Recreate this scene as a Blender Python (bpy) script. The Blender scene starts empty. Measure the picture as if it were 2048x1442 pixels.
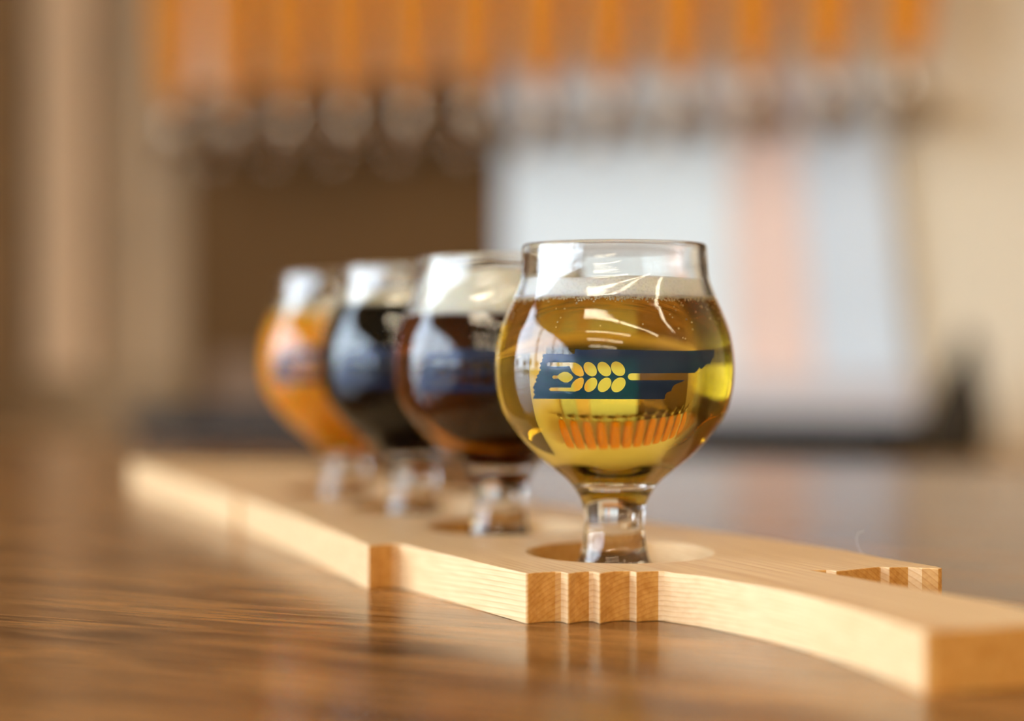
import bpy, bmesh, math, random
from mathutils import Vector, Matrix, noise, geometry

random.seed(7)
SC = bpy.context.scene
COL = SC.collection

# ------------------------------------------------------------------ camera
F = 3390.0                    # focal length in pixels of the 2048 px wide frame
TZ = 1.05                     # counter top height (m)
CZ = TZ + 0.077               # lens height
HORIZON = 690.0
cam_data = bpy.data.cameras.new('camera')
cam = bpy.data.objects.new('camera', cam_data)
COL.objects.link(cam)
cam.location = (0, 0, CZ)
cam.rotation_euler = (math.radians(90) - math.atan((721 - HORIZON) / F), 0, 0)
cam_data.sensor_width = 36.0
cam_data.lens = F / 2048 * 36.0
cam_data.clip_start = 0.02
cam_data.clip_end = 300
cam_data.dof.use_dof = True
cam_data.dof.focus_distance = 0.480
cam_data.dof.aperture_fstop = 2.9
SC.camera = cam

# ------------------------------------------------------------------ world, light, exposure
SC.view_settings.view_transform = 'Standard'
SC.view_settings.look = 'None'
SC.view_settings.gamma = 1.0
SC.view_settings.use_curve_mapping = False
SC.view_settings.exposure = 0.2
cy = SC.cycles
cy.use_denoising = True
cy.max_bounces = 16
cy.transmission_bounces = 14
cy.transparent_max_bounces = 16
cy.diffuse_bounces = 4
cy.glossy_bounces = 5
cy.use_adaptive_sampling = True
cy.adaptive_threshold = 0.08
cy.adaptive_min_samples = 20
cy.use_light_tree = False
cy.sample_clamp_indirect = 40.0
cy.blur_glossy = 0.5

THETA = math.radians(23)      # the bar runs obliquely to the lens
U = Vector((math.cos(THETA), -math.sin(THETA), 0))
V = Vector((math.sin(THETA), math.cos(THETA), 0))
SKY = 12.0                     # overcast daylight
LAMP = 30.0                    # ceiling tubes

w = bpy.data.worlds.new('overcast_sky')
SC.world = w
w.use_nodes = True
nt = w.node_tree
nt.nodes.clear()
wo = nt.nodes.new('ShaderNodeOutputWorld')
wb = nt.nodes.new('ShaderNodeBackground')
wc = nt.nodes.new('ShaderNodeTexCoord')
wn = nt.nodes.new('ShaderNodeTexNoise')
wr = nt.nodes.new('ShaderNodeValToRGB')
wn.inputs['Scale'].default_value = 2.2
wn.inputs['Detail'].default_value = 5
wr.color_ramp.elements[0].position = 0.3
wr.color_ramp.elements[0].color = (0.62, 0.76, 0.98, 1)
wr.color_ramp.elements[1].position = 0.7
wr.color_ramp.elements[1].color = (0.82, 0.91, 1.0, 1)
wb.inputs['Strength'].default_value = SKY
nt.links.new(wc.outputs['Generated'], wn.inputs['Vector'])
nt.links.new(wn.outputs['Fac'], wr.inputs['Fac'])
nt.links.new(wr.outputs['Color'], wb.inputs['Color'])
nt.links.new(wb.outputs['Background'], wo.inputs['Surface'])

ROOM_U0, ROOM_U1 = -3.2, 5.0
ROOM_V0, ROOM_V1 = -9.5, 2.340         # back wall plane at V1, just behind the tap panels
CEIL = 3.9
WIN_V0, WIN_V1, WIN_Z0, WIN_Z1 = -8.2, 0.50, 0.25, 2.95


def room(u, v, z=0.0):
    p = U * u + V * v
    return Vector((p.x, p.y, z))


ROOM_ROT = -THETA
# daylight portal in the window opening (guides sampling only, gives no light itself)
pl = bpy.data.lights.new('window_portal', 'AREA')
pl.shape = 'RECTANGLE'
pl.size = WIN_V1 - WIN_V0
pl.size_y = WIN_Z1 - WIN_Z0
pl.cycles.is_portal = True
po = bpy.data.objects.new('window_portal', pl)
COL.objects.link(po)
po.location = room(ROOM_U0 - 0.02, (WIN_V0 + WIN_V1) / 2, (WIN_Z0 + WIN_Z1) / 2)
# light looks along local -Z ; make it look along +U with local X along V
po.rotation_euler = Matrix((-V, Vector((0, 0, 1)), -U)).transposed().to_euler()
if (po.rotation_euler.to_matrix() @ Vector((0, 0, -1))).dot(U) < 0:
    raise RuntimeError('portal faces away')


# ------------------------------------------------------------------ helpers
def tag(o, label=None, cat=None, group=None, kind=None):
    if label: o['label'] = label
    if cat: o['category'] = cat
    if group: o['group'] = group
    if kind: o['kind'] = kind
    return o


def mesh_obj(name, verts, faces, mat, parent=None, smooth=False, loc=None, rotz=None):
    me = bpy.data.meshes.new(name)
    me.from_pydata([tuple(v) for v in verts], [], faces)
    me.validate()
    me.update()
    if smooth:
        me.polygons.foreach_set('use_smooth', [True] * len(me.polygons))
    mats = mat if isinstance(mat, (list, tuple)) else [mat]
    for m in mats:
        me.materials.append(m)
    o = bpy.data.objects.new(name, me)
    COL.objects.link(o)
    if parent: o.parent = parent
    if loc is not None: o.location = loc
    if rotz is not None: o.rotation_euler = (0, 0, rotz)
    return o


def bm_obj(name, bm, mat, parent=None, smooth=False, loc=None, rotz=None):
    bmesh.ops.recalc_face_normals(bm, faces=bm.faces)
    me = bpy.data.meshes.new(name)
    bm.to_mesh(me)
    bm.free()
    if smooth:
        me.polygons.foreach_set('use_smooth', [True] * len(me.polygons))
    me.materials.append(mat)
    o = bpy.data.objects.new(name, me)
    COL.objects.link(o)
    if parent: o.parent = parent
    if loc is not None: o.location = loc
    if rotz is not None: o.rotation_euler = (0, 0, rotz)
    return o


def empty(name, loc, rotz=0.0):
    o = bpy.data.objects.new(name, None)
    COL.objects.link(o)
    o.empty_display_size = 0.02
    o.location = loc
    o.rotation_euler = (0, 0, rotz)
    return o


def bm_box(bm, x0, x1, y0, y1, z0, z1, bevel=0.0):
    vs = [bm.verts.new(p) for p in ((x0, y0, z0), (x1, y0, z0), (x1, y1, z0), (x0, y1, z0),
                                    (x0, y0, z1), (x1, y0, z1), (x1, y1, z1), (x0, y1, z1))]
    fs = [bm.faces.new([vs[i] for i in f]) for f in
          ((3, 2, 1, 0), (4, 5, 6, 7), (0, 1, 5, 4), (1, 2, 6, 5), (2, 3, 7, 6), (3, 0, 4, 7))]
    if bevel > 0:
        es = list({e for f in fs for e in f.edges})
        bmesh.ops.bevel(bm, geom=es, offset=bevel, segments=2, affect='EDGES', profile=0.5)
    return bm


def box_obj(name, x0, x1, y0, y1, z0, z1, mat, parent=None, bevel=0.0, loc=None, rotz=None):
    bm = bmesh.new()
    bm_box(bm, x0, x1, y0, y1, z0, z1, bevel)
    return bm_obj(name, bm, mat, parent, False, loc, rotz)


def bm_lathe(bm, prof, segs=20, mtx=None):
    """closed surface of revolution about z from (r, z) points, r may be 0 at the ends"""
    rings = []
    for r, z in prof:
        if r <= 1e-7:
            rings.append([bm.verts.new((0, 0, z))])
        else:
            rings.append([bm.verts.new((r * math.cos(2 * math.pi * i / segs), r * math.sin(2 * math.pi * i / segs), z))
                          for i in range(segs)])
    for a, b in zip(rings, rings[1:]):
        for i in range(segs):
            j = (i + 1) % segs
            if len(a) == 1 and len(b) > 1: bm.faces.new((a[0], b[j], b[i]))
            elif len(b) == 1 and len(a) > 1: bm.faces.new((a[i], a[j], b[0]))
            elif len(a) > 1: bm.faces.new((a[i], a[j], b[j], b[i]))
    for end in (rings[0], rings[-1]):
        if len(end) > 1: bm.faces.new(end)
    if mtx is not None:
        bmesh.ops.transform(bm, matrix=mtx, verts=[v for r in rings for v in r])


def bm_tube(bm, pts, rad, segs=10):
    """tube along a polyline, rad number or list"""
    pts = [Vector(p) for p in pts]
    n = len(pts)
    rads = rad if isinstance(rad, (list, tuple)) else [rad] * n
    rings = []
    for k, p in enumerate(pts):
        t = (pts[min(k + 1, n - 1)] - pts[max(k - 1, 0)]).normalized()
        ref = Vector((1, 0, 0)) if abs(t.x) < 0.9 else Vector((0, 1, 0))
        a = t.cross(ref).normalized()
        b = t.cross(a)
        rings.append([bm.verts.new(p + (a * math.cos(2 * math.pi * i / segs) + b * math.sin(2 * math.pi * i / segs)) * rads[k])
                      for i in range(segs)])
    for a, b in zip(rings, rings[1:]):
        for i in range(segs):
            j = (i + 1) % segs
            bm.faces.new((a[i], a[j], b[j], b[i]))
    bm.faces.new(rings[0])
    bm.faces.new(rings[-1])


def copy_tree(o, parent=None):
    c = o.copy()
    COL.objects.link(c)
    if parent: c.parent = parent
    for ch in list(o.children):
        copy_tree(ch, c)
    return c


def catmull(pts, n):
    """dense Catmull-Rom through 2-D points, n steps per span (chord-length safe enough here)"""
    out = []
    P = [Vector(p) for p in pts]
    P = [P[0] * 2 - P[1]] + P + [P[-1] * 2 - P[-2]]
    for i in range(1, len(P) - 2):
        p0, p1, p2, p3 = P[i - 1], P[i], P[i + 1], P[i + 2]
        for k in range(n):
            t = k / n
            out.append(0.5 * ((2 * p1) + (p2 - p0) * t + (2 * p0 - 5 * p1 + 4 * p2 - p3) * t * t + (3 * p1 - p0 - 3 * p2 + p3) * t ** 3))
    out.append(P[-2])
    return [(max(v[0], 0.0), v[1]) for v in out]


# ------------------------------------------------------------------ materials
def lin(r, g, b):
    f = lambda c: (c / 255 / 12.92) if c / 255 <= 0.04045 else ((c / 255 + 0.055) / 1.055) ** 2.4
    return (f(r), f(g), f(b), 1)


def new_mat(name):
    m = bpy.data.materials.new(name)
    m.use_nodes = True
    t = m.node_tree
    t.nodes.clear()
    out = t.nodes.new('ShaderNodeOutputMaterial')
    return m, t, out


def N(t, kind, **kw):
    n = t.nodes.new(kind)
    for k, v in kw.items():
        if k in n.inputs: n.inputs[k].default_value = v
        else: setattr(n, k, v)
    return n


def L(t, a, b):
    t.links.new(a, b)


def ramp(t, stops):
    r = t.nodes.new('ShaderNodeValToRGB')
    e = r.color_ramp.elements
    while len(e) < len(stops): e.new(0.5)
    for el, (p, c) in zip(e, stops):
        el.position = p
        el.color = c
    return r


def paint(name, c, rough=0.6, metal=0.0, var=0.06, scale=8.0, bump=0.0, spec=0.5, stretch=(1, 1, 1)):
    """plain painted / plastic / metal surface with slight procedural unevenness"""
    m, t, out = new_mat(name)
    p = N(t, 'ShaderNodeBsdfPrincipled', Roughness=rough, Metallic=metal)
    p.inputs['Specular IOR Level'].default_value = spec
    tc = N(t, 'ShaderNodeTexCoord')
    mp = N(t, 'ShaderNodeMapping')
    mp.inputs['Scale'].default_value = stretch
    nz = N(t, 'ShaderNodeTexNoise', Scale=scale, Detail=4.0)
    L(t, tc.outputs['Object'], mp.inputs['Vector'])
    L(t, mp.outputs['Vector'], nz.inputs['Vector'])
    lo = tuple(max(0, x * (1 - var)) for x in c[:3]) + (1,)
    hi = tuple(min(1, x * (1 + var)) for x in c[:3]) + (1,)
    r = ramp(t, [(0.3, lo), (0.7, hi)])
    L(t, nz.outputs['Fac'], r.inputs['Fac'])
    L(t, r.outputs['Color'], p.inputs['Base Color'])
    if bump:
        b = N(t, 'ShaderNodeBump', Strength=bump, Distance=0.002)
        L(t, nz.outputs['Fac'], b.inputs['Height'])
        L(t, b.outputs['Normal'], p.inputs['Normal'])
    L(t, p.outputs['BSDF'], out.inputs['Surface'])
    return m


def glass_mat(name, ior=1.5, tint=(1, 1, 1, 1)):
    m, t, out = new_mat(name)
    g = N(t, 'ShaderNodeBsdfGlass', IOR=ior, Roughness=0.0, Color=tint)
    L(t, g.outputs['BSDF'], out.inputs['Surface'])
    return m


def beer_mats(name, T60, haze=None):
    """clear beer: (wall against glass, free surface); T60 = colour passed by 60 mm of beer"""
    sig = [-math.log(max(x, 1e-6)) / 0.060 for x in T60]
    D = max(sig) * 1.02
    res = []
    for part, ior in (('wall', 1.333 / 1.5), ('surface', 1.333)):
        m, t, out = new_mat(f'{name}_{part}')
        g = N(t, 'ShaderNodeBsdfGlass', IOR=ior, Roughness=0.0)
        g.inputs['Color'].default_value = (1, 1, 1, 1)
        L(t, g.outputs['BSDF'], out.inputs['Surface'])
        v = N(t, 'ShaderNodeVolumeAbsorption', Density=D)
        v.inputs['Color'].default_value = tuple(1 - s / D for s in sig) + (1,)
        L(t, v.outputs['Volume'], out.inputs['Volume'])
        res.append(m)
    return res


def hazy_beer(name, c, radius):
    m, t, out = new_mat(name)
    p = N(t, 'ShaderNodeBsdfPrincipled', Roughness=0.5)
    p.inputs['Base Color'].default_value = c
    p.inputs['Subsurface Weight'].default_value = 1.0
    p.inputs['Subsurface Radius'].default_value = radius
    p.inputs['Subsurface Scale'].default_value = 1.0
    p.inputs['Specular IOR Level'].default_value = 0.02
    L(t, p.outputs['BSDF'], out.inputs['Surface'])
    return m


def foam_mat(name, c):
    m, t, out = new_mat(name)
    p = N(t, 'ShaderNodeBsdfPrincipled', Roughness=0.55)
    p.inputs['Subsurface Weight'].default_value = 0.5
    p.inputs['Subsurface Radius'].default_value = (0.006, 0.0045, 0.003)
    p.inputs['Subsurface Scale'].default_value = 1.0
    tc = N(t, 'ShaderNodeTexCoord')
    vo = N(t, 'ShaderNodeTexVoronoi', Scale=1300.0)
    r = ramp(t, [(0.0, tuple(x * 0.82 for x in c[:3]) + (1,)), (0.45, c)])
    L(t, tc.outputs['Object'], vo.inputs['Vector'])
    L(t, vo.outputs['Distance'], r.inputs['Fac'])
    L(t, r.outputs['Color'], p.inputs['Base Color'])
    b = N(t, 'ShaderNodeBump', Strength=0.35, Distance=0.0004)
    L(t, vo.outputs['Distance'], b.inputs['Height'])
    L(t, b.outputs['Normal'], p.inputs['Normal'])
    L(t, p.outputs['BSDF'], out.inputs['Surface'])
    return m


def ink_mat(name):
    """navy screen-print ink, a little see-through so bright things behind show teal"""
    m, t, out = new_mat(name)
    p = N(t, 'ShaderNodeBsdfPrincipled', Roughness=0.22)
    tc = N(t, 'ShaderNodeTexCoord')
    nz = N(t, 'ShaderNodeTexNoise', Scale=900.0, Detail=3.0)
    r = ramp(t, [(0.3, (0.006, 0.018, 0.058, 1)), (0.7, (0.008, 0.022, 0.068, 1))])
    L(t, tc.outputs['Object'], nz.inputs['Vector'])
    L(t, nz.outputs['Fac'], r.inputs['Fac'])
    L(t, r.outputs['Color'], p.inputs['Base Color'])
    tr = N(t, 'ShaderNodeBsdfTransparent')
    tr.inputs['Color'].default_value = (0.0, 0.21, 1.0, 1)
    mx = N(t, 'ShaderNodeMixShader')
    mx.inputs['Fac'].default_value = 0.30
    L(t, p.outputs['BSDF'], mx.inputs[1])
    L(t, tr.outputs['BSDF'], mx.inputs[2])
    L(t, mx.outputs['Shader'], out.inputs['Surface'])
    return m


def pine_mat():
    """pale softwood: growth rings about a pith axis along local x, darker end grain"""
    m, t, out = new_mat('pine')
    p = N(t, 'ShaderNodeBsdfPrincipled', Roughness=0.42)
    p.inputs['Specular IOR Level'].default_value = 0.35
    tc = N(t, 'ShaderNodeTexCoord')
    sp = N(t, 'ShaderNodeSeparateXYZ')
    # wobble the coordinate a little along the grain
    mp = N(t, 'ShaderNodeMapping')
    mp.inputs['Scale'].default_value = (6, 40, 40)
    nz = N(t, 'ShaderNodeTexNoise', Scale=1.0, Detail=3.0)
    L(t, tc.outputs['Object'], mp.inputs['Vector'])
    L(t, mp.outputs['Vector'], nz.inputs['Vector'])
    L(t, tc.outputs['Object'], sp.inputs['Vector'])
    # r = length(y - y0, z - z0)
    ay = N(t, 'ShaderNodeMath', operation='ADD'); ay.inputs[1].default_value = 0.012
    az = N(t, 'ShaderNodeMath', operation='ADD'); az.inputs[1].default_value = 0.055
    L(t, sp.outputs['Y'], ay.inputs[0]); L(t, sp.outputs['Z'], az.inputs[0])
    cb = N(t, 'ShaderNodeCombineXYZ')
    L(t, ay.outputs[0], cb.inputs['Y']); L(t, az.outputs[0], cb.inputs['Z'])
    ln = N(t, 'ShaderNodeVectorMath', operation='LENGTH')
    L(t, cb.outputs['Vector'], ln.inputs[0])
    wob = N(t, 'ShaderNodeMath', operation='MULTIPLY_ADD')
    wob.inputs[1].default_value = 0.0035
    L(t, nz.outputs['Fac'], wob.inputs[0]); L(t, ln.outputs['Value'], wob.inputs[2])
    fr = N(t, 'ShaderNodeMath', operation='MULTIPLY'); fr.inputs[1].default_value = 760.0
    L(t, wob.outputs[0], fr.inputs[0])
    fx = N(t, 'ShaderNodeMath', operation='FRACT')
    L(t, fr.outputs[0], fx.inputs[0])
    ring = ramp(t, [(0.0, (0.87, 0.635, 0.37, 1)), (0.62, (0.85, 0.59, 0.315, 1)), (0.86, (0.75, 0.465, 0.225, 1)), (1.0, (0.86, 0.625, 0.355, 1))])
    L(t, fx.outputs[0], ring.inputs['Fac'])
    # fine fibres
    mf = N(t, 'ShaderNodeMapping')
    mf.inputs['Scale'].default_value = (40, 900, 900)
    nf = N(t, 'ShaderNodeTexNoise', Scale=1.0, Detail=2.0)
    L(t, tc.outputs['Object'], mf.inputs['Vector']); L(t, mf.outputs['Vector'], nf.inputs['Vector'])
    fib = ramp(t, [(0.3, (0.90, 0.84, 0.78, 1)), (0.65, (1, 1, 1, 1))])
    L(t, nf.outputs['Fac'], fib.inputs['Fac'])
    mul = N(t, 'ShaderNodeMix', data_type='RGBA', blend_type='MULTIPLY')
    mul.inputs[0].default_value = 1.0
    L(t, ring.outputs['Color'], mul.inputs[6]); L(t, fib.outputs['Color'], mul.inputs[7])
    # end grain is deeper in colour
    sn = N(t, 'ShaderNodeSeparateXYZ')
    L(t, tc.outputs['Normal'], sn.inputs['Vector'])
    ab = N(t, 'ShaderNodeMath', operation='ABSOLUTE'); L(t, sn.outputs['X'], ab.inputs[0])
    en = N(t, 'ShaderNodeMapRange'); en.inputs['From Min'].default_value = 0.55; en.inputs['From Max'].default_value = 0.85
    en.interpolation_type = 'SMOOTHSTEP'
    L(t, ab.outputs[0], en.inputs['Value'])
    ne = N(t, 'ShaderNodeTexNoise', Scale=420.0, Detail=4.0)
    L(t, tc.outputs['Object'], ne.inputs['Vector'])
    er = ramp(t, [(0.30, (0.62, 0.40, 0.13, 1)), (0.6, (0.76, 0.56, 0.26, 1))])
    L(t, ne.outputs['Fac'], er.inputs['Fac'])
    em = N(t, 'ShaderNodeMix', data_type='RGBA', blend_type='MULTIPLY')
    L(t, en.outputs['Result'], em.inputs[0])
    L(t, mul.outputs[2], em.inputs[6]); L(t, er.outputs['Color'], em.inputs[7])
    L(t, em.outputs[2], p.inputs['Base Color'])
    bp = N(t, 'ShaderNodeBump', Strength=0.15, Distance=0.0003)
    L(t, nf.outputs['Fac'], bp.inputs['Height']); L(t, bp.outputs['Normal'], p.inputs['Normal'])
    L(t, p.outputs['BSDF'], out.inputs['Surface'])
    return m


def counter_wood():
    """satin-varnished brown wood, grain along local x"""
    m, t, out = new_mat('varnished_brown_wood')
    p = N(t, 'ShaderNodeBsdfPrincipled', Roughness=0.2)
    p.inputs['Specular IOR Level'].default_value = 0.36
    tc = N(t, 'ShaderNodeTexCoord')
    mp = N(t, 'ShaderNodeMapping'); mp.inputs['Scale'].default_value = (5, 42, 42)
    nz = N(t, 'ShaderNodeTexNoise', Scale=1.0, Detail=6.0, Roughness=0.6, Distortion=0.6)
    L(t, tc.outputs['Object'], mp.inputs['Vector']); L(t, mp.outputs['Vector'], nz.inputs['Vector'])
    r = ramp(t, [(0.30, lin(84, 52, 28)), (0.43, lin(140, 96, 54)), (0.58, lin(172, 122, 70)), (0.75, lin(190, 138, 82))])
    L(t, nz.outputs['Fac'], r.inputs['Fac'])
    m2 = N(t, 'ShaderNodeMapping'); m2.inputs['Scale'].default_value = (22, 300, 300)
    n2 = N(t, 'ShaderNodeTexNoise', Scale=1.0, Detail=3.0)
    L(t, tc.outputs['Object'], m2.inputs['Vector']); L(t, m2.outputs['Vector'], n2.inputs['Vector'])
    f2 = ramp(t, [(0.36, (0.24, 0.20, 0.17, 1)), (0.54, (1, 1, 1, 1))])
    L(t, n2.outputs['Fac'], f2.inputs['Fac'])
    mul = N(t, 'ShaderNodeMix', data_type='RGBA', blend_type='MULTIPLY'); mul.inputs[0].default_value = 1.0
    L(t, r.outputs['Color'], mul.inputs[6]); L(t, f2.outputs['Color'], mul.inputs[7])
    L(t, mul.outputs[2], p.inputs['Base Color'])
    b = N(t, 'ShaderNodeBump', Strength=0.12, Distance=0.0005)
    L(t, n2.outputs['Fac'], b.inputs['Height']); L(t, b.outputs['Normal'], p.inputs['Normal'])
    rr = N(t, 'ShaderNodeMapRange'); rr.inputs['To Min'].default_value = 0.14; rr.inputs['To Max'].default_value = 0.27
    L(t, nz.outputs['Fac'], rr.inputs['Value']); L(t, rr.outputs['Result'], p.inputs['Roughness'])
    L(t, p.outputs['BSDF'], out.inputs['Surface'])
    return m


def emit_mat(name, c, s):
    m, t, out = new_mat(name)
    e = N(t, 'ShaderNodeEmission', Strength=s)
    e.inputs['Color'].default_value = c
    L(t, e.outputs['Emission'], out.inputs['Surface'])
    return m


def pane_mat():
    m, t, out = new_mat('window_glass')
    tr = N(t, 'ShaderNodeBsdfTransparent'); tr.inputs['Color'].default_value = (0.94, 0.96, 0.95, 1)
    gl = N(t, 'ShaderNodeBsdfGlossy', Roughness=0.0)
    fr = N(t, 'ShaderNodeFresnel', IOR=1.45)
    mx = N(t, 'ShaderNodeMixShader')
    L(t, fr.outputs['Fac'], mx.inputs['Fac']); L(t, tr.outputs['BSDF'], mx.inputs[1]); L(t, gl.outputs['BSDF'], mx.inputs[2])
    L(t, mx.outputs['Shader'], out.inputs['Surface'])
    return m


M_GLASS = glass_mat('clear_glass', 1.5, (0.985, 0.99, 0.985, 1))
M_INK = ink_mat('navy_print')
M_PINE = pine_mat()
M_COUNTER = counter_wood()
M_WALL = paint('tan_wall_paint', lin(228, 211, 184), 0.8, var=0.03, scale=3)
M_CEIL = paint('ceiling_paint', lin(206, 190, 160), 0.9, var=0.03, scale=2)
M_FLOOR = paint('floor_concrete', lin(120, 104, 86), 0.5, var=0.15, scale=3)
M_WALLSHADE = paint('shaded_wall_tan', lin(164, 131, 92), 0.7, var=0.05)  # darker wall tone, light falloff at the left put into the colour
M_OLIVE = paint('olive_brown_board', lin(140, 110, 72), 0.7, var=0.08)
M_TRIM = paint('pale_trim_paint', lin(222, 184, 142), 0.6, var=0.03)
M_FRAME = paint('dark_frame', lin(60, 52, 44), 0.4)
M_WHITE = paint('white_panel', lin(232, 239, 241), 0.45, var=0.02)
M_COOL = paint('cool_white_panel', lin(214, 221, 228), 0.45, var=0.02)
M_PEACH = paint('peach_panel', lin(242, 208, 190), 0.5, var=0.03)
M_BROWN = paint('dark_brown_panel', lin(98, 68, 34), 0.85, var=0.08, scale=4, spec=0.2)
M_HANDLE = paint('orange_wood', lin(220, 134, 12), 0.6, spec=0.2, var=0.14, scale=30, stretch=(1, 1, 0.15))
M_CHROME = paint('chrome', (0.50, 0.41, 0.32, 1), 0.26, metal=1.0, var=0.03)
M_PLATE_DARKREFL = paint('plate_dark_reflection', lin(132, 104, 82), 0.8, spec=0.15)  # brown reflection in the steel plate put into its colour
M_PLATE_PALEREFL = paint('plate_pale_reflection', lin(205, 194, 190), 0.5, metal=0.0, var=0.05, scale=40, stretch=(0.1, 1, 1))  # same steel plate, its brighter reflection painted in
M_BLACK = paint('black_plastic', lin(40, 38, 36), 0.6, spec=0.25)
M_DKCLOTH = paint('dark_cloth', lin(52, 42, 28), 0.9, var=0.2, scale=60, bump=0.5)
M_BACKTOP = paint('tan_counter', lin(190, 152, 106), 0.5, var=0.08, scale=10)
M_CAB = paint('cabinet_brown', lin(120, 92, 62), 0.6, var=0.08)
M_DOOR = paint('dark_door', lin(66, 48, 28), 0.5, var=0.1)
M_TUBE = emit_mat('lit_tube', (1.0, 0.84, 0.60, 1), LAMP)
M_PANE = pane_mat()
M_LAWN = paint('lawn', lin(104, 98, 52), 0.95, var=0.2, scale=0.6)
M_ROAD = paint('asphalt', lin(66, 69, 74), 0.9, var=0.1, scale=2)
M_LEAF = paint('tree_leaves', lin(58, 68, 44), 0.9, var=0.4, scale=1.5)
M_BARK = paint('bark', lin(70, 56, 44), 0.9, var=0.2, scale=6)

# ------------------------------------------------------------------ room shell (room frame: local x = U, local y = V)
BACK = room(0, ROOM_V1)


def shell(name, u0, u1, v0, v1, z0, z1, mat, parent=None):
    o = box_obj(name, u0, u1, v0, v1, z0, z1, mat, parent, loc=(0, 0, 0) if not parent else None, rotz=ROOM_ROT if not parent else None)
    if not parent: o['kind'] = 'structure'
    return o


floor = shell('floor', ROOM_U0 - .15, ROOM_U1 + .15, ROOM_V0 - .15, ROOM_V1 + .15, -0.1, 0, M_FLOOR)
ceiling = shell('ceiling', ROOM_U0 - .15, ROOM_U1 + .15, ROOM_V0 - .15, ROOM_V1 + .15, CEIL, CEIL + .1, M_CEIL)
shell('wall_back', ROOM_U0 - .15, ROOM_U1 + .15, ROOM_V1, ROOM_V1 + .15, 0, CEIL, M_WALL)
shell('wall_right', ROOM_U1, ROOM_U1 + .15, ROOM_V0, ROOM_V1, 0, CEIL, M_WALL)
shell('wall_front', ROOM_U0 - .15, ROOM_U1 + .15, ROOM_V0 - .15, ROOM_V0, 0, CEIL, M_WALL)
wl = shell('wall_left', ROOM_U0 - .15, ROOM_U0, WIN_V1, ROOM_V1, 0, CEIL, M_WALL)
shell('wall_section', ROOM_U0 - .15, ROOM_U0, ROOM_V0, WIN_V0, 0, CEIL, M_WALL, wl)
shell('wall_section', ROOM_U0 - .15, ROOM_U0, WIN_V0, WIN_V1, 0, WIN_Z0, M_WALL, wl)
shell('wall_section', ROOM_U0 - .15, ROOM_U0, WIN_V0, WIN_V1, WIN_Z1, CEIL, M_WALL, wl)
# storefront glazing
NW = 5
for k in range(NW):
    a = WIN_V0 + (WIN_V1 - WIN_V0) * k / NW
    b = WIN_V0 + (WIN_V1 - WIN_V0) * (k + 1) / NW
    wroot = empty('window_%d' % (k + 1), (0, 0, 0), ROOM_ROT)
    tag(wroot, kind='structure')
    bm = bmesh.new()
    bm_box(bm, ROOM_U0 - .11, ROOM_U0 - .04, a, a + .045, WIN_Z0, WIN_Z1)
    bm_box(bm, ROOM_U0 - .11, ROOM_U0 - .04, b - .045, b, WIN_Z0, WIN_Z1)
    bm_box(bm, ROOM_U0 - .11, ROOM_U0 - .04, a + .045, b - .045, WIN_Z0, WIN_Z0 + .06)
    bm_box(bm, ROOM_U0 - .11, ROOM_U0 - .04, a + .045, b - .045, WIN_Z1 - .06, WIN_Z1)
    bm_obj('window_frame', bm, M_FRAME, wroot)
    mesh_obj('pane', [(ROOM_U0 - .075, a + .045, WIN_Z0 + .06), (ROOM_U0 - .075, b - .045, WIN_Z0 + .06),
                      (ROOM_U0 - .075, b - .045, WIN_Z1 - .06), (ROOM_U0 - .075, a + .045, WIN_Z1 - .06)], [(0, 1, 2, 3)], M_PANE, wroot)

# outdoors seen only as reflections of the window
g = shell('lawn', -90, ROOM_U0 - .2, -80, 60, -0.25, -0.12, M_LAWN)
g['label'] = 'yellowish lawn outside the storefront window'
g = shell('parking_lot', -16, ROOM_U0 - .25, -60, 40, -0.12, -0.1, M_ROAD)
g['label'] = 'grey asphalt lot outside the storefront window'

# ------------------------------------------------------------------ pixel helpers (to lay out things at their own depth)
P0 = Vector((0, 2.4, 0))      # the tap row passes here


def on_plane(x, y, off):
    """point on the vertical plane parallel to the tap row, off metres behind it, that appears at pixel (x, y)"""
    dx = (x - 1024) / F
    d = Vector((dx, 1, 0))
    t = (P0.dot(V) + off) / d.dot(V)
    return Vector((dx * t, t, CZ + (HORIZON - y) / F * t))


def uv_of(p):
    return p.dot(U), p.dot(V)


# ------------------------------------------------------------------ counter (near table)
EDGE_V = room(0, 0).dot(V)
far_v = Vector((0, 1.19, 0)).dot(V)
bar = empty('bar_counter', room(0.2, far_v - 0.45, 0), ROOM_ROT)
tag(bar, 'varnished brown wooden bar counter carrying the tasting flight board', 'counter')
box_obj('counter_top', -2.6, 2.8, -0.52, 0.45, TZ - 0.04, TZ, M_COUNTER, bar, bevel=0.004)
box_obj('counter_body', -2.55, 2.75, -0.35, 0.35, 0.0, TZ - 0.04, M_CAB, bar)

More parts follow.
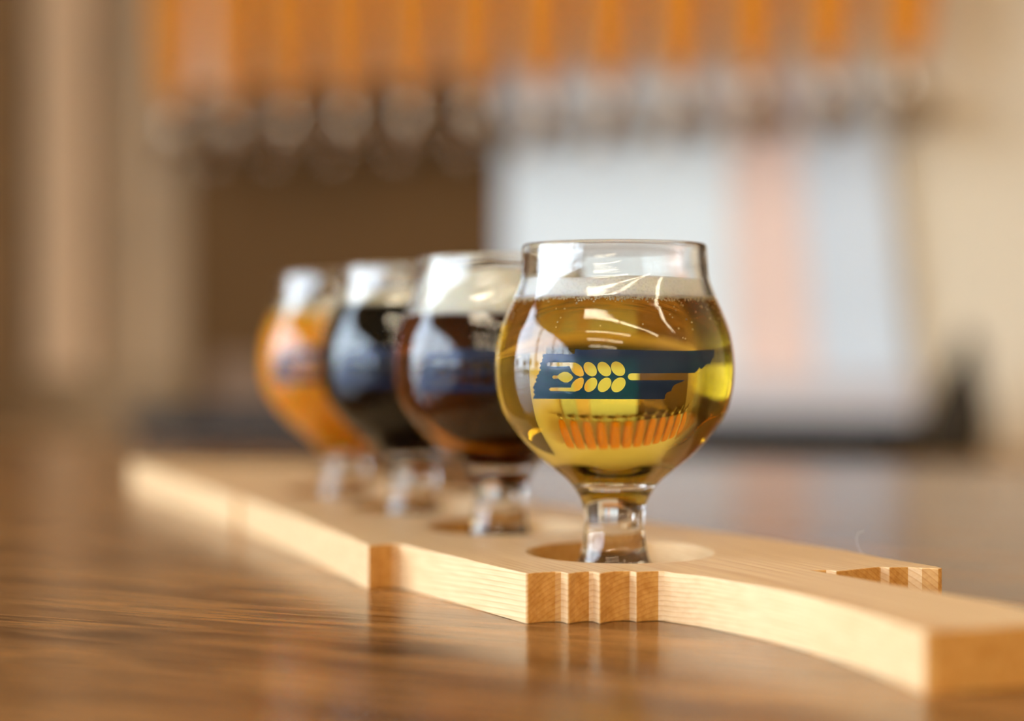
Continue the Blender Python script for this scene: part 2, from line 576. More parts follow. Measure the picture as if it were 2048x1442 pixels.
# ------------------------------------------------------------------ flight board
# plan outline in mm (x right, y away from lens), board top is 14 mm above the counter
BT = 0.014
outline = [(-204.5, 908), (-160, 808), (-118.5, 713), (-115.5, 706), (-113.6, 706.5), (-104, 683), (-71.5, 604), (-46.2, 536.0),
           (-45.0, 531.0), (-41.5, 535.0), (-38, 536.6), (-35.5, 535.8), (-33.0, 532), (-14, 499), (3.8, 467.2),
           (4.6, 466.9), (6.8, 468.9), (9.4, 470.2), (12.0, 470.8), (13.6, 470.4), (14.5, 469.0), (15.3, 467.0), (15.9, 467.0), (17.4, 469.0), (19.4, 470.6), (21.4, 471.2), (22.6, 470.6), (23.4, 468.9), (24.0, 467.2), (24.6, 467.2),
           (26.2, 469.6), (28.4, 471.4), (31.0, 472.4), (33.0, 472.2), (34.0, 470.6), (34.5, 469.6), (36.2, 470.9), (38.5, 472.0), (40.8, 472.2), (42.4, 471.3), (44.0, 469.3),
           (51.5, 462.0), (60.5, 449.0), (67.5, 438.0), (74.5, 424.0), (80.5, 409.0), (86.0, 391.0), (90.0, 375.0),
           (90.7, 373.0), (93, 372.6), (122, 382.5), (127.0, 385.0), (127.2, 388), (124.5, 402), (117.5, 417.0), (108.8, 430.5), (100, 445), (92.5, 459.0), (84.8, 472.0),
           (83.5, 474.0), (88, 474.2), (90.5, 472.0), (93.5, 473.5), (97.5, 476.5), (101.5, 479.2), (104.5, 481.2), (107.0, 479.6), (109.5, 480.6), (112.5, 481.0), (116.0, 479.0), (120.5, 477.6),
           (121.6, 478.6), (121.0, 481.5), (110, 501), (102, 520), (86, 546), (55, 593), (33, 638), (11, 678), (-20, 731), (-50, 786), (-82, 845), (-108, 896), (-112, 901), (-150, 906), (-198, 912), (-203, 911)]
HOLES = [(33.0, 517.0), (-1.5, 590.0), (-36.0, 663.0), (-71.0, 735.0)]
HOLE_R = 28.6
GLASS_POS = [(31.2, 517.0), (-4.5, 590.0), (-38.5, 662.0), (-72.5, 734.0)]
bc = Vector((-42, 640))
ang = math.atan2(0.90, -0.43)         # long axis direction of the board
ca, sa = math.cos(-ang), math.sin(-ang)


def to_board(p):
    q = Vector(p) - bc
    return Vector(((q.x * ca - q.y * sa) / 1000, (q.x * sa + q.y * ca) / 1000))


def densify(pts, step):
    out = []
    for a, b in zip(pts, pts[1:] + pts[:1]):
        a, b = Vector(a), Vector(b)
        n = max(1, int((b - a).length / step))
        out += [a.lerp(b, k / n) for k in range(n)]
    return out


loops = [[to_board(p) for p in densify(outline, 12)]]
for hx, hy in HOLES:
    loops.append([to_board((hx + HOLE_R * math.cos(2 * math.pi * i / 96), hy + HOLE_R * math.sin(2 * math.pi * i / 96))) for i in range(96)])


def inside(p, poly):
    c = False
    n = len(poly)
    j = n - 1
    for i in range(n):
        a, b = poly[i], poly[j]
        if (a[1] > p[1]) != (b[1] > p[1]) and p[0] < (b[0] - a[0]) * (p[1] - a[1]) / (b[1] - a[1]) + a[0]:
            c = not c
        j = i
    return c


def fill(loops, extra=()):
    """triangulate a region bounded by loops[0] with holes loops[1:]; returns points, triangles"""
    pts, edges = [], []
    for lp in loops:
        b = len(pts)
        pts += [Vector(p) for p in lp]
        edges += [(b + i, b + (i + 1) % len(lp)) for i in range(len(lp))]
    pts += [Vector(p) for p in extra]
    ov, oe, of, _, _, _ = geometry.delaunay_2d_cdt(pts, edges, [], 0, 1e-9)
    tris = []
    for f in of:
        c = sum((ov[i] for i in f), Vector((0, 0))) / len(f)
        if inside(c, loops[0]) and not any(inside(c, h) for h in loops[1:]):
            a, b2, c2 = (ov[i] for i in f[:3])
            cr = (b2 - a).cross(c2 - a)
            tris.append(tuple(f) if cr > 0 else tuple(reversed(f)))
    return ov, tris


ov, tris = fill(loops)
bm = bmesh.new()
top = [bm.verts.new((p.x, p.y, BT)) for p in ov]
bot = [bm.verts.new((p.x, p.y, 0)) for p in ov]
for f in tris:
    bm.faces.new([top[i] for i in f])
    bm.faces.new([bot[i] for i in reversed(f)])
ecount = {}
for f in tris:
    for i in range(3):
        ecount.setdefault(frozenset((f[i], f[(i + 1) % 3])), []).append((f[i], f[(i + 1) % 3]))
for k, v in ecount.items():
    if len(v) == 1:
        a, b = v[0]
        bm.faces.new((top[a], bot[a], bot[b], top[b]))
for v in list(bm.verts):
    if not v.link_faces: bm.verts.remove(v)
board = bm_obj('flight_board', bm, M_PINE, None, False, (bc.x / 1000, bc.y / 1000, TZ), ang)
tag(board, 'pale pine flight board with scalloped edge and four round holes on the counter', 'serving board')
bv = board.modifiers.new('soft_edges', 'BEVEL')
bv.width = 0.0005
bv.segments = 2
bv.limit_method = 'ANGLE'
bv.angle_limit = math.radians(50)

# ------------------------------------------------------------------ beer glasses
PXMM = F / 517.0              # px per mm at the front glass
outer_px = [(496, 183.5), (506, 184.4), (530, 186.0), (560, 189.5), (596, 202.5), (625, 215), (663, 229), (704, 236.5), (740, 238.5), (780, 235),
            (820, 224.5), (850, 206.5), (885, 179), (912, 152), (938, 119.5), (959, 94), (978, 78.5), (996, 68.3), (1017, 61.8), (1044, 59.4), (1070, 60.7),
            (1096, 65), (1123, 73.5)]
outer = [(h / PXMM, 63 + (HORIZON - y) / PXMM) for y, h in outer_px]      # mm, z above board top
z_last = outer[-1][1]
outer += [(14.0, -5.2), (18.0, -8.8), (21.3, -11.0), (22.6, -12.3), (22.5, -13.4), (21.2, -13.95)]
inner = [(26.05, 92.58), (26.15, 90), (26.6, 86), (27.3, 82.0), (29.0, 77.0), (31.0, 72.5), (33.1, 66.7), (34.25, 60.5), (34.5, 55.4), (33.9, 49.3), (32.2, 43.4),
         (29.4, 38.8), (25.0, 33.6), (20.6, 29.4), (15.0, 25.4), (10.0, 23.0), (5.0, 21.9), (0.0, 21.6)]
ZOFF = BT * 1000
outer_d = catmull(list(reversed(outer)), 6)          # bottom to top
inner_d = catmull(inner, 8)                          # top to bottom
SEG = 144
z_seam_stem, z_seam_foot = 26.0, -4.0


def profile_normals(prof):
    ns = []
    for i in range(len(prof)):
        a, b = prof[max(i - 1, 0)], prof[min(i + 1, len(prof) - 1)]
        t = Vector((b[0] - a[0], b[1] - a[1]))
        n = Vector((t.y, -t.x))
        n.normalize()
        ns.append(n)
    return ns


def lathe_mesh(name, profs, mat, parent, segs=SEG):
    """profs: list of (points mm, normals, material index); open surfaces, analytic smooth normals; faces wind so normals point along them"""
    verts, vn, faces, midx = [], [], [], []
    for pts, nn, mi in profs:
        rings = []
        for (r, z), n in zip(pts, nn):
            if r < 1e-5:
                rings.append([len(verts)])
                verts.append((0, 0, (z + ZOFF) / 1000))
                vn.append((0, 0, 1 if n.y > 0 else -1))
            else:
                ids = []
                for i in range(segs):
                    a = 2 * math.pi * i / segs
                    ids.append(len(verts))
                    verts.append((r * math.cos(a) / 1000, r * math.sin(a) / 1000, (z + ZOFF) / 1000))
                    vn.append((n.x * math.cos(a), n.x * math.sin(a), n.y))
                rings.append(ids)
        for A, B in zip(rings, rings[1:]):
            for i in range(segs):
                j = (i + 1) % segs
                if len(A) == 1: f = (A[0], B[j], B[i])
                elif len(B) == 1: f = (A[i], A[j], B[0])
                else: f = (A[i], A[j], B[j], B[i])
                p = [Vector(verts[q]) for q in f]
                fn = (p[1] - p[0]).cross(p[2] - p[0])
                if fn.dot(sum((Vector(vn[q]) for q in f), Vector())) < 0: f = tuple(reversed(f))
                faces.append(f)
                midx.append(mi)
    me = bpy.data.meshes.new(name)
    me.from_pydata(verts, [], faces)
    me.update()
    me.polygons.foreach_set('use_smooth', [True] * len(faces))
    for m in (mat if isinstance(mat, (list, tuple)) else [mat]): me.materials.append(m)
    me.polygons.foreach_set('material_index', midx)
    me.normals_split_custom_set_from_vertices(vn)
    o = bpy.data.objects.new(name, me)
    COL.objects.link(o)
    o.parent = parent
    return o


o_n = profile_normals(outer_d)                        # bottom->top: outward
i_n = [-n for n in profile_normals([(r, -z) for r, z in inner_d])]
# inner profile runs top->bottom; surface normal of glass there points to the axis (into the bowl)
i_n = []
for i in range(len(inner_d)):
    a, b = inner_d[max(i - 1, 0)], inner_d[min(i + 1, len(inner_d) - 1)]
    n = Vector((b[1] - a[1], -(b[0] - a[0])))
    n.normalize()
    if n.x > 0 and inner_d[i][0] > 3: n = -n
    if inner_d[i][0] <= 3 and n.y < 0: n = -n
    i_n.append(n)


def cut(prof, nn, z, keep_above):
    """split a monotone-z profile at z, inserting the exact point"""
    up = prof[0][1] < prof[-1][1]
    P, Q = (prof, nn) if up else (prof[::-1], nn[::-1])
    lo, ln, hi, hn = [], [], [], []
    for i, (p, n) in enumerate(zip(P, Q)):
        if p[1] < z: lo.append(p); ln.append(n)
        else:
            if not hi and i > 0:
                a, b = P[i - 1], p
                k = (z - a[1]) / (b[1] - a[1])
                m = (a[0] + (b[0] - a[0]) * k, z)
                mn = (Q[i - 1].lerp(n, k)).normalized()
                lo.append(m); ln.append(mn); hi.append(m); hn.append(mn)
            hi.append(p); hn.append(n)
    return (hi, hn) if keep_above else (lo, ln)


def inner_r(z):
    for a, b in zip(inner_d, inner_d[1:]):
        if b[1] <= z <= a[1]:
            k = (z - a[1]) / (b[1] - a[1])
            return a[0] + (b[0] - a[0]) * k
    return inner_d[0][0] if z > inner_d[0][1] else 0.0


def outer_r(z):
    for a, b in zip(outer_d, outer_d[1:]):
        if a[1] <= z <= b[1]:
            k = (z - a[1]) / (b[1] - a[1])
            return a[0] + (b[0] - a[0]) * k
    return 0.0


# printed emblem, outline in px of a 5.12x crop whose origin is (1040, 680)
EM = [(235, 145), (300, 138), (420, 143), (520, 148), (558, 140), (565, 92), (600, 94), (620, 102), (760, 98), (900, 93), (960, 97), (1250, 105), (1500, 112),
      (1700, 112), (1850, 106), (1988, 103), (1985, 185), (1970, 190), (1945, 250), (1910, 252), (1875, 285), (1850, 302), (1838, 281), (1815, 316), (1790, 337),
      (1500, 340), (1300, 341), (1135, 341), (1113, 352), (1104, 376), (1113, 400), (1135, 412), (1400, 412), (1695, 410), (1660, 428), (1600, 450), (1570, 470),
      (1555, 500), (1548, 525), (1510, 535), (1490, 560), (1480, 606), (1000, 606), (500, 604), (130, 603), (142, 572), (152, 560), (136, 532), (147, 515), (131, 487),
      (143, 465), (150, 440), (168, 430), (158, 405), (177, 380), (168, 368), (192, 345), (195, 320), (213, 308), (199, 285), (213, 262), (203, 235), (225, 225),
      (226, 200), (236, 182), (230, 165)]


def ell(cx, cy, a, b, deg, n=28):
    t = math.radians(deg)
    return [(cx + a * math.cos(q) * math.cos(t) - b * math.sin(q) * math.sin(t),
             cy + a * math.cos(q) * math.sin(t) + b * math.sin(q) * math.cos(t)) for q in (2 * math.pi * i / n for i in range(n))]


EH = [ell(719, 299, 82, 58, 52), ell(863, 298, 84, 60, 50), ell(1004, 295, 84, 62, 48),
      ell(725, 459, 82, 56, -52), ell(866, 459, 84, 58, -50), ell(1008, 459, 86, 62, -48),
      [(285, 230), (420, 230), (560, 231), (598, 245), (628, 272), (648, 315), (655, 350), (645, 370), (615, 375), (570, 358), (537, 328), (518, 292), (508, 268), (285, 268), (270, 250)],
      [(312, 522), (430, 524), (560, 528), (605, 516), (637, 486), (653, 440), (654, 402), (640, 385), (615, 386), (575, 403), (543, 434), (526, 465), (522, 488), (312, 488), (298, 505)],
      [(328, 380), (345, 362), (385, 365), (412, 340), (450, 326), (490, 329), (525, 353), (545, 382), (525, 412), (490, 436), (450, 434), (415, 415), (390, 394), (345, 398)]]


def crop_px(p):
    return Vector((1040 + p[0] / 5.12, 680 + p[1] / 5.12))


g1 = Vector((GLASS_POS[0][0], GLASS_POS[0][1], 0))


def to_glass(px):
    """first point of the front glass's outer surface on the sight line of a pixel: in mm, glass frame"""
    d = Vector(((px.x - 1024) / F, 1, (HORIZON - px.y) / F))
    def gap(t):
        p = d * t
        return math.hypot(p.x - g1.x, p.y - g1.y) - outer_r(p.z + 63.0) - 0.04
    lo, hi = 440.0, 440.0
    while gap(hi) > 0 and hi < 520: lo, hi = hi, hi + 1.5
    for _ in range(18):
        t = (lo + hi) / 2
        if gap(t) > 0: lo = t
        else: hi = t
    p = d * hi
    z = p.z + 63.0            # above board top
    return Vector(((p.x - g1.x) / 1000, (p.y - g1.y) / 1000, (z + ZOFF) / 1000))


def emblem_mesh():
    lp = [[crop_px(p) for p in EM]] + [[crop_px(p) for p in h] for h in EH]
    lp[0] = densify(lp[0], 5)
    gx = [Vector((1066 + i * 6.0, 699 + j * 6.0)) for i in range(61) for j in range(17)]

    allq = [q for l in lp for q in l]

    def dist(p):
        return min((p - q).length_squared for q in allq) ** 0.5
    gx = [p for p in gx if inside(p, lp[0]) and not any(inside(p, h) for h in lp[1:]) and dist(p) > 2.0]
    ov, tris = fill(lp, gx)
    verts = [to_glass(p) for p in ov]
    me = bpy.data.meshes.new('printed_emblem')
    me.from_pydata([tuple(v) for v in verts], [], [tuple(f) for f in tris])
    me.update()
    bm = bmesh.new()
    bm.from_mesh(me)
    for f in bm.faces:
        c = f.calc_center_median()
        if f.normal.dot(Vector((c.x, c.y, 0))) < 0: f.normal_flip()
    bm.to_mesh(me)
    bm.free()
    me.polygons.foreach_set('use_smooth', [True] * len(me.polygons))
    me.materials.append(M_INK)
    return me


EMBLEM = emblem_mesh()


_b = bmesh.new()
bmesh.ops.create_icosphere(_b, subdivisions=1, radius=1.0)
ICO_V = [v.co.copy() for v in _b.verts]
_b.verts.index_update()
ICO_F = [tuple(v.index for v in f.verts) for f in _b.faces]
_b.free()


def beer_glass(pos, label, level, foam_top, mats, foam, turn, bubbles=0, hazy=False):
    root = empty('beer_glass', (pos[0] / 1000, pos[1] / 1000, TZ))
    tag(root, label, 'beer glass', 'stemmed tasting glasses standing in the flight board')
    # bowl: outer wall, rolled rim, inner wall down to the beer
    bo, bn = cut(outer_d, o_n, z_seam_stem, True)
    ro, ri = outer_d[-1][0], inner_d[0][0]
    zc = outer_d[-1][1]
    rc, rr = (ro + ri) / 2, (ro - ri) / 2
    rim, rn = [], []
    for k in range(13):
        a = math.pi * k / 12
        rim.append((rc + rr * 1.0 * math.cos(a), zc + rr * 1.05 * math.sin(a)))
        rn.append(Vector((math.cos(a), math.sin(a))))
    inn = [(ri, zc)] + [p for p in inner_d if p[1] < zc - 0.05]
    inn_n = [Vector((-1, 0))] + [n for p, n in zip(inner_d, i_n) if p[1] < zc - 0.05]
    up, un = cut(inn, inn_n, level, True)
    lathe_mesh('bowl', [(bo, bn, 0), (rim, rn, 0), (up, un, 0)], M_GLASS, root)
    st, sn = cut(outer_d, o_n, z_seam_stem, False)
    st2, sn2 = cut(st, sn, z_seam_foot, True)
    lathe_mesh('stem', [(st2, sn2, 0)], M_GLASS, root)
    ft, fn = cut(st, sn, z_seam_foot, False)
    rb = ft[0][0]
    base = [(0, -13.0), (8, -13.1), (14, -13.4), (18, -13.8), (rb, ft[0][1])]
    lathe_mesh('foot', [(ft, fn, 0), (base, [Vector((0, -1))] * len(base), 0)], M_GLASS, root)
    # beer
    lo, lnn = cut(inn, inn_n, level, False)
    lnn = [-n for n in lnn]
    rt = lo[-1][0]
    topd = [(rt, level), (rt * 0.5, level), (0, level)]
    lathe_mesh('beer', [(lo, lnn, 0), (topd, [Vector((0, 1))] * 3, 1)], mats, root)
    # foam, sits a little into the beer
    fp = [(0, level - 0.7)]
    zz = level - 0.7
    fp += [(inner_r(zz) * 0.55, zz - 0.05), (inner_r(zz) - 0.9, zz)]
    n = 7
    for k in range(n + 1):
        q = level - 0.35 + (foam_top - level + 0.35) * k / n
        fp.append((inner_r(q) - 0.08, q))
    fp += [(inner_r(foam_top) - 0.9, foam_top - 0.5), (inner_r(foam_top) * 0.5, foam_top - 0.7), (0, foam_top - 0.6)]
    bm = bmesh.new()
    bm_lathe(bm, [(r / 1000, (z + ZOFF) / 1000) for r, z in fp], 96)
    for v in bm.verts:
        a = math.atan2(v.co.y, v.co.x)
        zmm = v.co.z * 1000 - ZOFF
        if zmm < level + 0.5:
            v.co.z += (0.35 * math.sin(a * 3 + 1) + 0.15 * math.sin(a * 11)) / 1000 * 0.6 - 0.0001
        elif zmm > foam_top - 1.2:
            v.co.z += 0.25 * math.sin(a * 5 + 2) / 1000
    fo = bm_obj('foam', bm, foam, root, True)
    if bubbles:
        bv_, bf_ = [], []

        def ico(c, r):
            n0 = len(bv_)
            bv_.extend(c + q * r for q in ICO_V)
            bf_.extend(tuple(i + n0 for i in f) for f in ICO_F)
        for k in range(bubbles):
            a = random.uniform(-math.pi, 0)
            z = level - 0.5 - abs(random.gauss(0, 0.55))
            r = random.uniform(0.14, 0.34)
            R = inner_r(z) - r - 0.05
            ico(Vector((R * math.cos(a), R * math.sin(a), z + ZOFF)) / 1000, r / 1000)
        for k in range(70):
            a = random.uniform(-1.1, -0.1) if k % 3 else random.uniform(-math.pi, 0)
            z = level - 1.5 - abs(random.gauss(0, 8)) * (1 if k % 2 else 0.4)
            r = random.uniform(0.12, 0.30)
            R = inner_r(z) - r - random.uniform(0.1, 4)
            ico(Vector((R * math.cos(a), R * math.sin(a), z + ZOFF)) / 1000, r / 1000)
        b = mesh_obj('bubbles', bv_, bf_, M_BUBBLE, fo, True)
        b['kind'] = 'stuff'
    e = bpy.data.objects.new('printed_emblem', EMBLEM)
    COL.objects.link(e)
    e.parent = root
    e.rotation_euler = (0, 0, turn)
    e['label'] = 'navy state outline with wheat ear print'
    return root


M_BUBBLE = foam_mat('bubble_skin', (0.95, 0.86, 0.62, 1))
M_FOAMW = foam_mat('white_foam', (0.98, 0.96, 0.92, 1))
M_FOAMC = foam_mat('cream_foam', (0.93, 0.88, 0.76, 1))
M_FOAMT = foam_mat('tan_foam', (0.72, 0.58, 0.36, 1))
GOLD = beer_mats('golden_beer', (0.99, 0.74, 0.10))
AMBER = beer_mats('amber_beer', (0.38, 0.095, 0.002))
STOUT = beer_mats('stout_beer', (0.0006, 0.0002, 0.0001))
HAZE = hazy_beer('hazy_orange_beer', (0.94, 0.38, 0.02, 1), (0.020, 0.008, 0.002))

beer_glass(GLASS_POS[0], 'frontmost tasting glass of clear golden beer with thin white foam', 77.2, 82.7, GOLD, M_FOAMW, 0.0, bubbles=700)
beer_glass(GLASS_POS[1], 'tasting glass of dark amber beer with thick cream foam, second from front', 73.4, 88.5, AMBER, M_FOAMC, math.radians(-4))
beer_glass(GLASS_POS[2], 'tasting glass of black stout between the amber and hazy orange beers', 79.0, 83.0, STOUT, M_FOAMT, math.radians(-6))
beer_glass(GLASS_POS[3], 'farthest tasting glass, filled with hazy orange beer', 76.5, 80.5, [HAZE, HAZE], M_FOAMT, math.radians(-6))

# ------------------------------------------------------------------ back bar
def panel(name, label, quad, off, mat, cat='panel', thick=0.02, group=None):
    """slab on the tap wall from four pixel corners (bl, br, tr, tl)"""
    pts = [on_plane(x, y, off) for x, y in quad]
    u = [p.dot(U) for p in pts]
    z = [p.z for p in pts]
    uc = sum(u) / 4
    z0 = min(z)
    v = pts[0].dot(V)
    vs = [(a - uc, 0, b - z0) for a, b in zip(u, z)] + [(a - uc, thick, b - z0) for a, b in zip(u, z)]
    fs = [(0, 1, 2, 3), (7, 6, 5, 4), (0, 4, 5, 1), (1, 5, 6, 2), (2, 6, 7, 3), (3, 7, 4, 0)]
    o = mesh_obj(name, vs, fs, mat, None, False, room(uc, v, z0), ROOM_ROT)
    b = o.modifiers.new('edge', 'BEVEL'); b.width = 0.003; b.segments = 2
    if cat: tag(o, label, cat, group)
    return o


OFF = 0.10
panel('splash_panel', 'dark brown back panel below the left half of the tap row', [(372, 836), (1004, 850), (1004, 150), (372, 190)], OFF, M_BROWN)
panel('splash_panel', 'bright white back panel below the taps behind the golden beer', [(1006, 850), (1478, 850), (1452, 150), (1006, 150)], OFF, M_WHITE)
panel('splash_panel', 'narrow peach strip between the two white back panels', [(1480, 850), (1640, 850), (1580, 150), (1454, 150)], OFF + .004, M_PEACH)
panel('splash_panel', 'cool grey-white back panel below the rightmost taps', [(1642, 850), (1832, 850), (1756, 150), (1582, 150)], OFF, M_COOL)

# back counter
cv = P0.dot(V)
BLOCK_U = on_plane(0, 700, ROOM_V1 - cv).dot(U) - 0.14     # edge of the added shading block left of the frame
bz = CZ - 0.145
bkt = empty('back_counter', room(0, cv + 0.1, 0), ROOM_ROT)
tag(bkt, 'tan back counter under the tap row along the wall', 'counter')
box_obj('counter_top', BLOCK_U + .004, 2.6, -0.42, ROOM_V1 - cv - 0.102, bz - 0.04, bz, M_BACKTOP, bkt, bevel=0.004)
box_obj('cabinet_body', BLOCK_U + .004, 2.6, -0.36, ROOM_V1 - cv - 0.102, 0, bz - 0.04, M_CAB, bkt)

# drip tray with raised splash plate
ul, ur = on_plane(345, 850, -0.06).dot(U), on_plane(1806, 850, -0.06).dot(U)
tr = empty('drip_tray', room((ul + ur) / 2, cv - 0.06, bz), ROOM_ROT)
tag(tr, 'long dark drip tray with steel splash plate under all the taps', 'drip tray')
hw = (ur - ul) / 2
bm = bmesh.new()
bm_box(bm, -hw, hw, -0.11, 0.10, 0, 0.006)
for (a, b, c, d) in ((-hw, hw, -0.11, -0.104), (-hw, hw, 0.094, 0.10), (-hw, -hw + .006, -0.104, 0.094), (hw - .006, hw, -0.104, 0.094)):
    bm_box(bm, a, b, c, d, 0.006, 0.050)
bm_obj('tray', bm, M_BLACK, tr)
for k in range(9):
    y = -0.095 + k * 0.0225
    box_obj('grate_bar', -hw + .008, hw - .008, y - .004, y + .004, 0.041, 0.046, M_BLACK, tr)
uw = on_plane(1006, 850, 0.05).dot(U) - (ul + ur) / 2
box_obj('splash_plate', -hw, uw, 0.104, 0.110, 0.0, 0.125, M_PLATE_DARKREFL, tr, bevel=0.001)  # left length of one plate, dark reflection painted in
box_obj('splash_plate', uw + .001, hw, 0.104, 0.110, 0.0, 0.105, M_PLATE_PALEREFL, tr, bevel=0.001)

# dark cloth heaped at the tray's right end
p = on_plane(1868, 850, -0.02)
bm = bmesh.new()
bmesh.ops.create_icosphere(bm, subdivisions=4, radius=1.0)
for v in bm.verts:
    n_ = noise.noise(v.co * 2.3) * 0.25 + noise.noise(v.co * 6.0) * 0.08
    q = v.co * (1 + n_)
    h = max(q.z, -0.25) + 0.25
    s = 1.15 - 0.45 * min(h, 1.2)
    v.co = Vector((q.x * 0.040 * s + 0.02 * h, q.y * 0.06 * s, h * 0.125))
tag(bm_obj('bar_towel', bm, M_DKCLOTH, None, True, Vector((p.x, p.y, 0)) + U * 0.018 + Vector((0, 0, bz)), ROOM_ROT),
    'dark brown cloth heaped at the right end of the drip tray', 'towel')

# taps
ORD = ['first', 'second', 'third', 'fourth', 'fifth', 'sixth', 'seventh', 'eighth', 'ninth', 'tenth', 'eleventh', 'rightmost']


def make_tap():
    r = empty('beer_tap', (0, 0, 0), ROOM_ROT)
    # origin: spout mouth height; local -y faces the room
    bm = bmesh.new()
    bm_tube(bm, [(0, -0.052, 0.0), (0, -0.046, 0.014), (0, -0.030, 0.036), (0, -0.012, 0.050), (0, 0.004, 0.056)],
            [0.0095, 0.0105, 0.012, 0.014, 0.016], 14)
    bm_obj('spout', bm, M_CHROME, r, True)
    bm = bmesh.new()
    bm_lathe(bm, [(0.0, 0.036), (0.014, 0.038), (0.0175, 0.046), (0.0175, 0.066), (0.0145, 0.074), (0.0155, 0.080), (0.0155, 0.086), (0.010, 0.092), (0.0075, 0.104), (0.0, 0.106)], 18)
    bm_obj('faucet_body', bm, M_CHROME, r, True)
    bm = bmesh.new()
    bm_tube(bm, [(0, 0.010, 0.056), (0, 0.030, 0.056), (0, 0.0305, 0.056), (0, 0.098, 0.056)], [0.011, 0.011, 0.013, 0.013], 14)
    bm_obj('shank', bm, M_CHROME, r, True)
    bm = bmesh.new()
    bm_lathe(bm, [(0.026, 0.088), (0.026, 0.096), (0.020, 0.0985), (0.014, 0.0985)], 20, Matrix.Rotation(math.radians(-90), 4, 'X') @ Matrix.Identity(4))
    bmesh.ops.translate(bm, verts=bm.verts, vec=(0, 0, 0.056))
    bm_obj('flange', bm, M_CHROME, r, True)
    bm = bmesh.new()
    bm_lathe(bm, [(0.0, 0.090), (0.0115, 0.092), (0.0145, 0.096), (0.0145, 0.104), (0.012, 0.107), (0.0, 0.107)], 16)
    bm_obj('ferrule', bm, M_CHROME, r, True)
    # tapered wooden paddle handle
    bm = bmesh.new()
    secs = [(0.104, 0.015, 0.011), (0.116, 0.021, 0.013), (0.145, 0.029, 0.014), (0.22, 0.036, 0.015), (0.34, 0.040, 0.016), (0.405, 0.040, 0.016), (0.422, 0.034, 0.014), (0.429, 0.020, 0.009)]
    rings = []
    for z, a, b in secs:
        ring = []
        for i in range(20):
            q = 2 * math.pi * i / 20
            c, s = math.cos(q), math.sin(q)
            ring.append(bm.verts.new((a * math.copysign(abs(c) ** 0.6, c), b * math.copysign(abs(s) ** 0.6, s), z)))
        rings.append(ring)
    for A, B in zip(rings, rings[1:]):
        for i in range(20):
            j = (i + 1) % 20
            bm.faces.new((A[i], A[j], B[j], B[i]))
    bm.faces.new(rings[0]); bm.faces.new(rings[-1])
    bm_obj('handle', bm, M_HANDLE, r, True)
    return r


tap_a, tap_b = on_plane(354, 282, 0), on_plane(1812, 282, 0)
ua, ub = tap_a.dot(U), tap_b.dot(U)
TAPZ = CZ + 0.262
tap0 = make_tap()
for k in range(12):
    t = tap0 if k == 0 else copy_tree(tap0)
    t.location = room(ua + (ub - ua) * k / 11, cv, TAPZ)
    name = 'chrome beer tap with orange wooden handle, ' + ('leftmost of the row' if k == 0 else 'rightmost of the row' if k == 11 else ORD[k] + ' from the left in the row')
    tag(t, name, 'beer tap', 'row of beer taps with wooden handles')

# trims on the wall at left
woff = ROOM_V1 - cv
# beyond the frame: a dark doorway to the right, an added brown block shading the wall to the left (both show in the refractions)
ud = on_plane(2048, 700, woff).dot(U) + 0.16
dr = empty('door_1', room(ud + 0.5, ROOM_V1, 0), ROOM_ROT)
tag(dr, kind='structure')
box_obj('door_leaf', -0.44, 0.44, -0.045, -0.004, 0.01, 2.05, M_DOOR, dr, bevel=0.003)
for x0, x1, z0, z1 in ((-0.5, -0.44, 0, 2.12), (0.44, 0.5, 0, 2.12), (-0.44, 0.44, 2.05, 2.12)):
    box_obj('door_frame', x0, x1, -0.06, -0.002, z0, z1, M_DOOR, dr)
bm = bmesh.new()
bm_tube(bm, [(-0.36, -0.045, 1.0), (-0.36, -0.09, 1.0), (-0.25, -0.09, 1.0)], 0.01, 8)
bm_obj('door_handle', bm, M_CHROME, dr, True)
shell('shade_block', ROOM_U0, BLOCK_U, ROOM_V1 - 0.55, ROOM_V1, 0, CEIL, M_CAB)  # unseen block, added to cast shade on the left back wall


def wall_strip(name, x0, x1, ytop, ybot, mat, thick):
    a, b = on_plane(x0, ybot, woff - thick), on_plane(x1, ytop, woff - thick)
    u0, u1 = a.dot(U), b.dot(U)
    o = box_obj(name, u0, u1, ROOM_V1 - thick, ROOM_V1, bz, b.z, mat, None, bevel=0.003, loc=(0, 0, 0), rotz=ROOM_ROT)
    o['kind'] = 'structure'
    return o


wall_strip('trim_1', 82, 172, -300, 860, M_TRIM, 0.03)
wall_strip('wall_shade_1', 202, 371, -300, 860, M_WALLSHADE, 0.010)  # dimmer left wall painted as a darker strip
wall_strip('wall_shade_2', -60, 28, -300, 860, M_WALLSHADE, 0.010)  # second strip with the wall's shade in its colour
wall_strip('baseboard_back', -60, 371, 748, 870, M_OLIVE, 0.036)
wall_strip('trim_2', 176, 200, -300, 860, M_CAB, 0.012)
wall_strip('trim_3', 30, 62, -300, 860, M_CAB, 0.012)

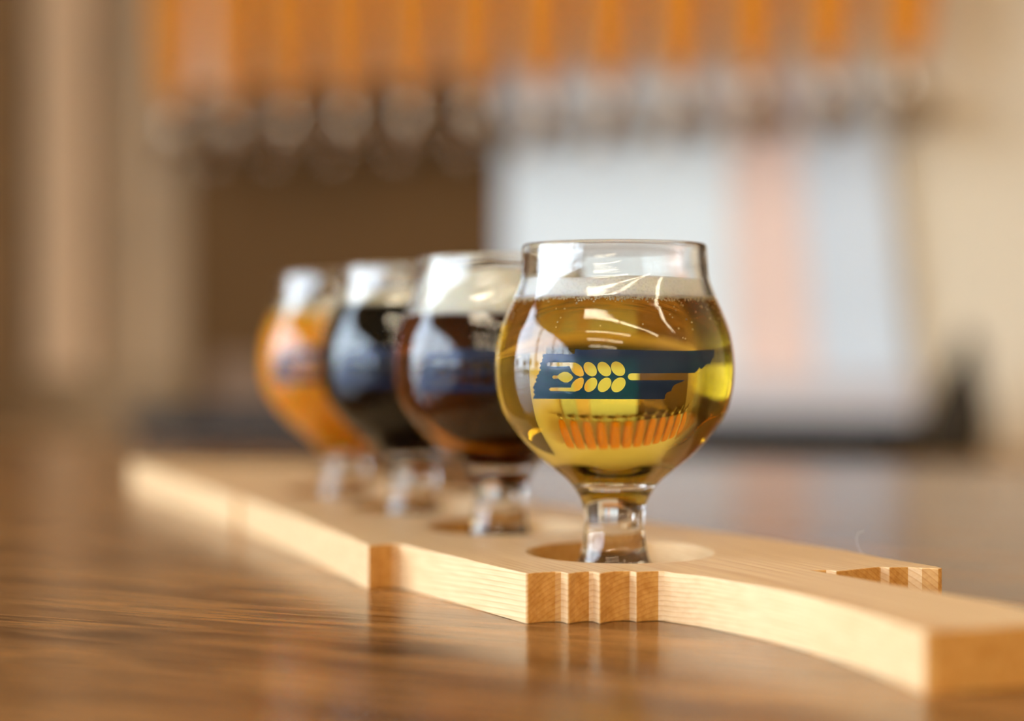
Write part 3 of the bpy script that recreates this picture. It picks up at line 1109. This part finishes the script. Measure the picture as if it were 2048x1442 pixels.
# ------------------------------------------------------------------ ceiling lamps
def tube_lamp(u, v, length, along_u, label):
    r = empty('ceiling_light', room(u, v, CEIL - 0.5), ROOM_ROT if along_u else ROOM_ROT + math.pi / 2)
    tag(r, label, 'ceiling light', 'hanging fluorescent ceiling lights')
    box_obj('housing', -length / 2, length / 2, -0.055, 0.055, 0.034, 0.07, M_WHITE, r, bevel=0.004)
    for s in (-1, 1):
        bm = bmesh.new()
        bm_tube(bm, [(-length / 2 + .03, s * 0.024, 0.014), (length / 2 - .03, s * 0.024, 0.014)], 0.018, 10)
        bm_obj('tube', bm, M_TUBE, r, True)
        box_obj('hanger', s * length * 0.35 - .004, s * length * 0.35 + .004, -.004, .004, 0.07, 0.5, M_FRAME, r)
    return r


ROWN = ('row over the counter', 'second row from the counter', 'third row from the counter', 'fourth row from the counter', 'farthest row from the counter')
for i, v in enumerate((-0.12, -1.9, -3.6, -5.3, -7.0)):
    for j, u in enumerate((0.0, 1.95, 3.9)):
        if i == 0 and j == 0: continue
        if i >= 2 and j == 2: continue
        tube_lamp(u, v, 1.86, True, 'twin tube ceiling light in the %s, %s' % (ROWN[i], ('window side', 'middle of the room', 'inner side')[j]))

# ------------------------------------------------------------------ trees outside (seen in the glass reflections)
for k in range(7):
    vv = -2 - k * 5.5 + random.uniform(-1, 1)
    uu = -24 - random.uniform(0, 10)
    r = empty('tree', room(uu, vv, -0.12))
    tag(r, 'dark tree standing beyond the grey lot outside the window', 'tree', 'trees beyond the parking lot')
    h = random.uniform(3.0, 5.5)
    bm = bmesh.new()
    bm_tube(bm, [(0, 0, 0), (0.05, 0, h * .4), (0, 0.05, h * .8)], [0.18, 0.14, 0.06], 8)
    bm_obj('trunk', bm, M_BARK, r, True)
    bm = bmesh.new()
    bmesh.ops.create_icosphere(bm, subdivisions=3, radius=1.0)
    for v in bm.verts:
        v.co = v.co * (1 + 0.35 * noise.noise(v.co * 2.5 + Vector((k * 7, 0, 0))))
        v.co = Vector((v.co.x * h * .3, v.co.y * h * .3, v.co.z * h * .36 + h * .72))
    bm_obj('crown', bm, M_LEAF, r, True)

# ------------------------------------------------------------------ a stray hair of lint on the board's back edge
bm = bmesh.new()
bm_tube(bm, [(0, 0, 0), (-0.0014, 0, 0.0022), (-0.0019, 0.0003, 0.0046), (-0.0012, 0.0005, 0.0064), (0.0006, 0.0006, 0.0070)], 0.00004, 5)
tag(bm_obj('lint_fibre', bm, M_FOAMW, None, True, (0.1055, 0.5095, TZ + BT)), 'fine pale lint fibre curling up from the back edge of the flight board', 'fibre')
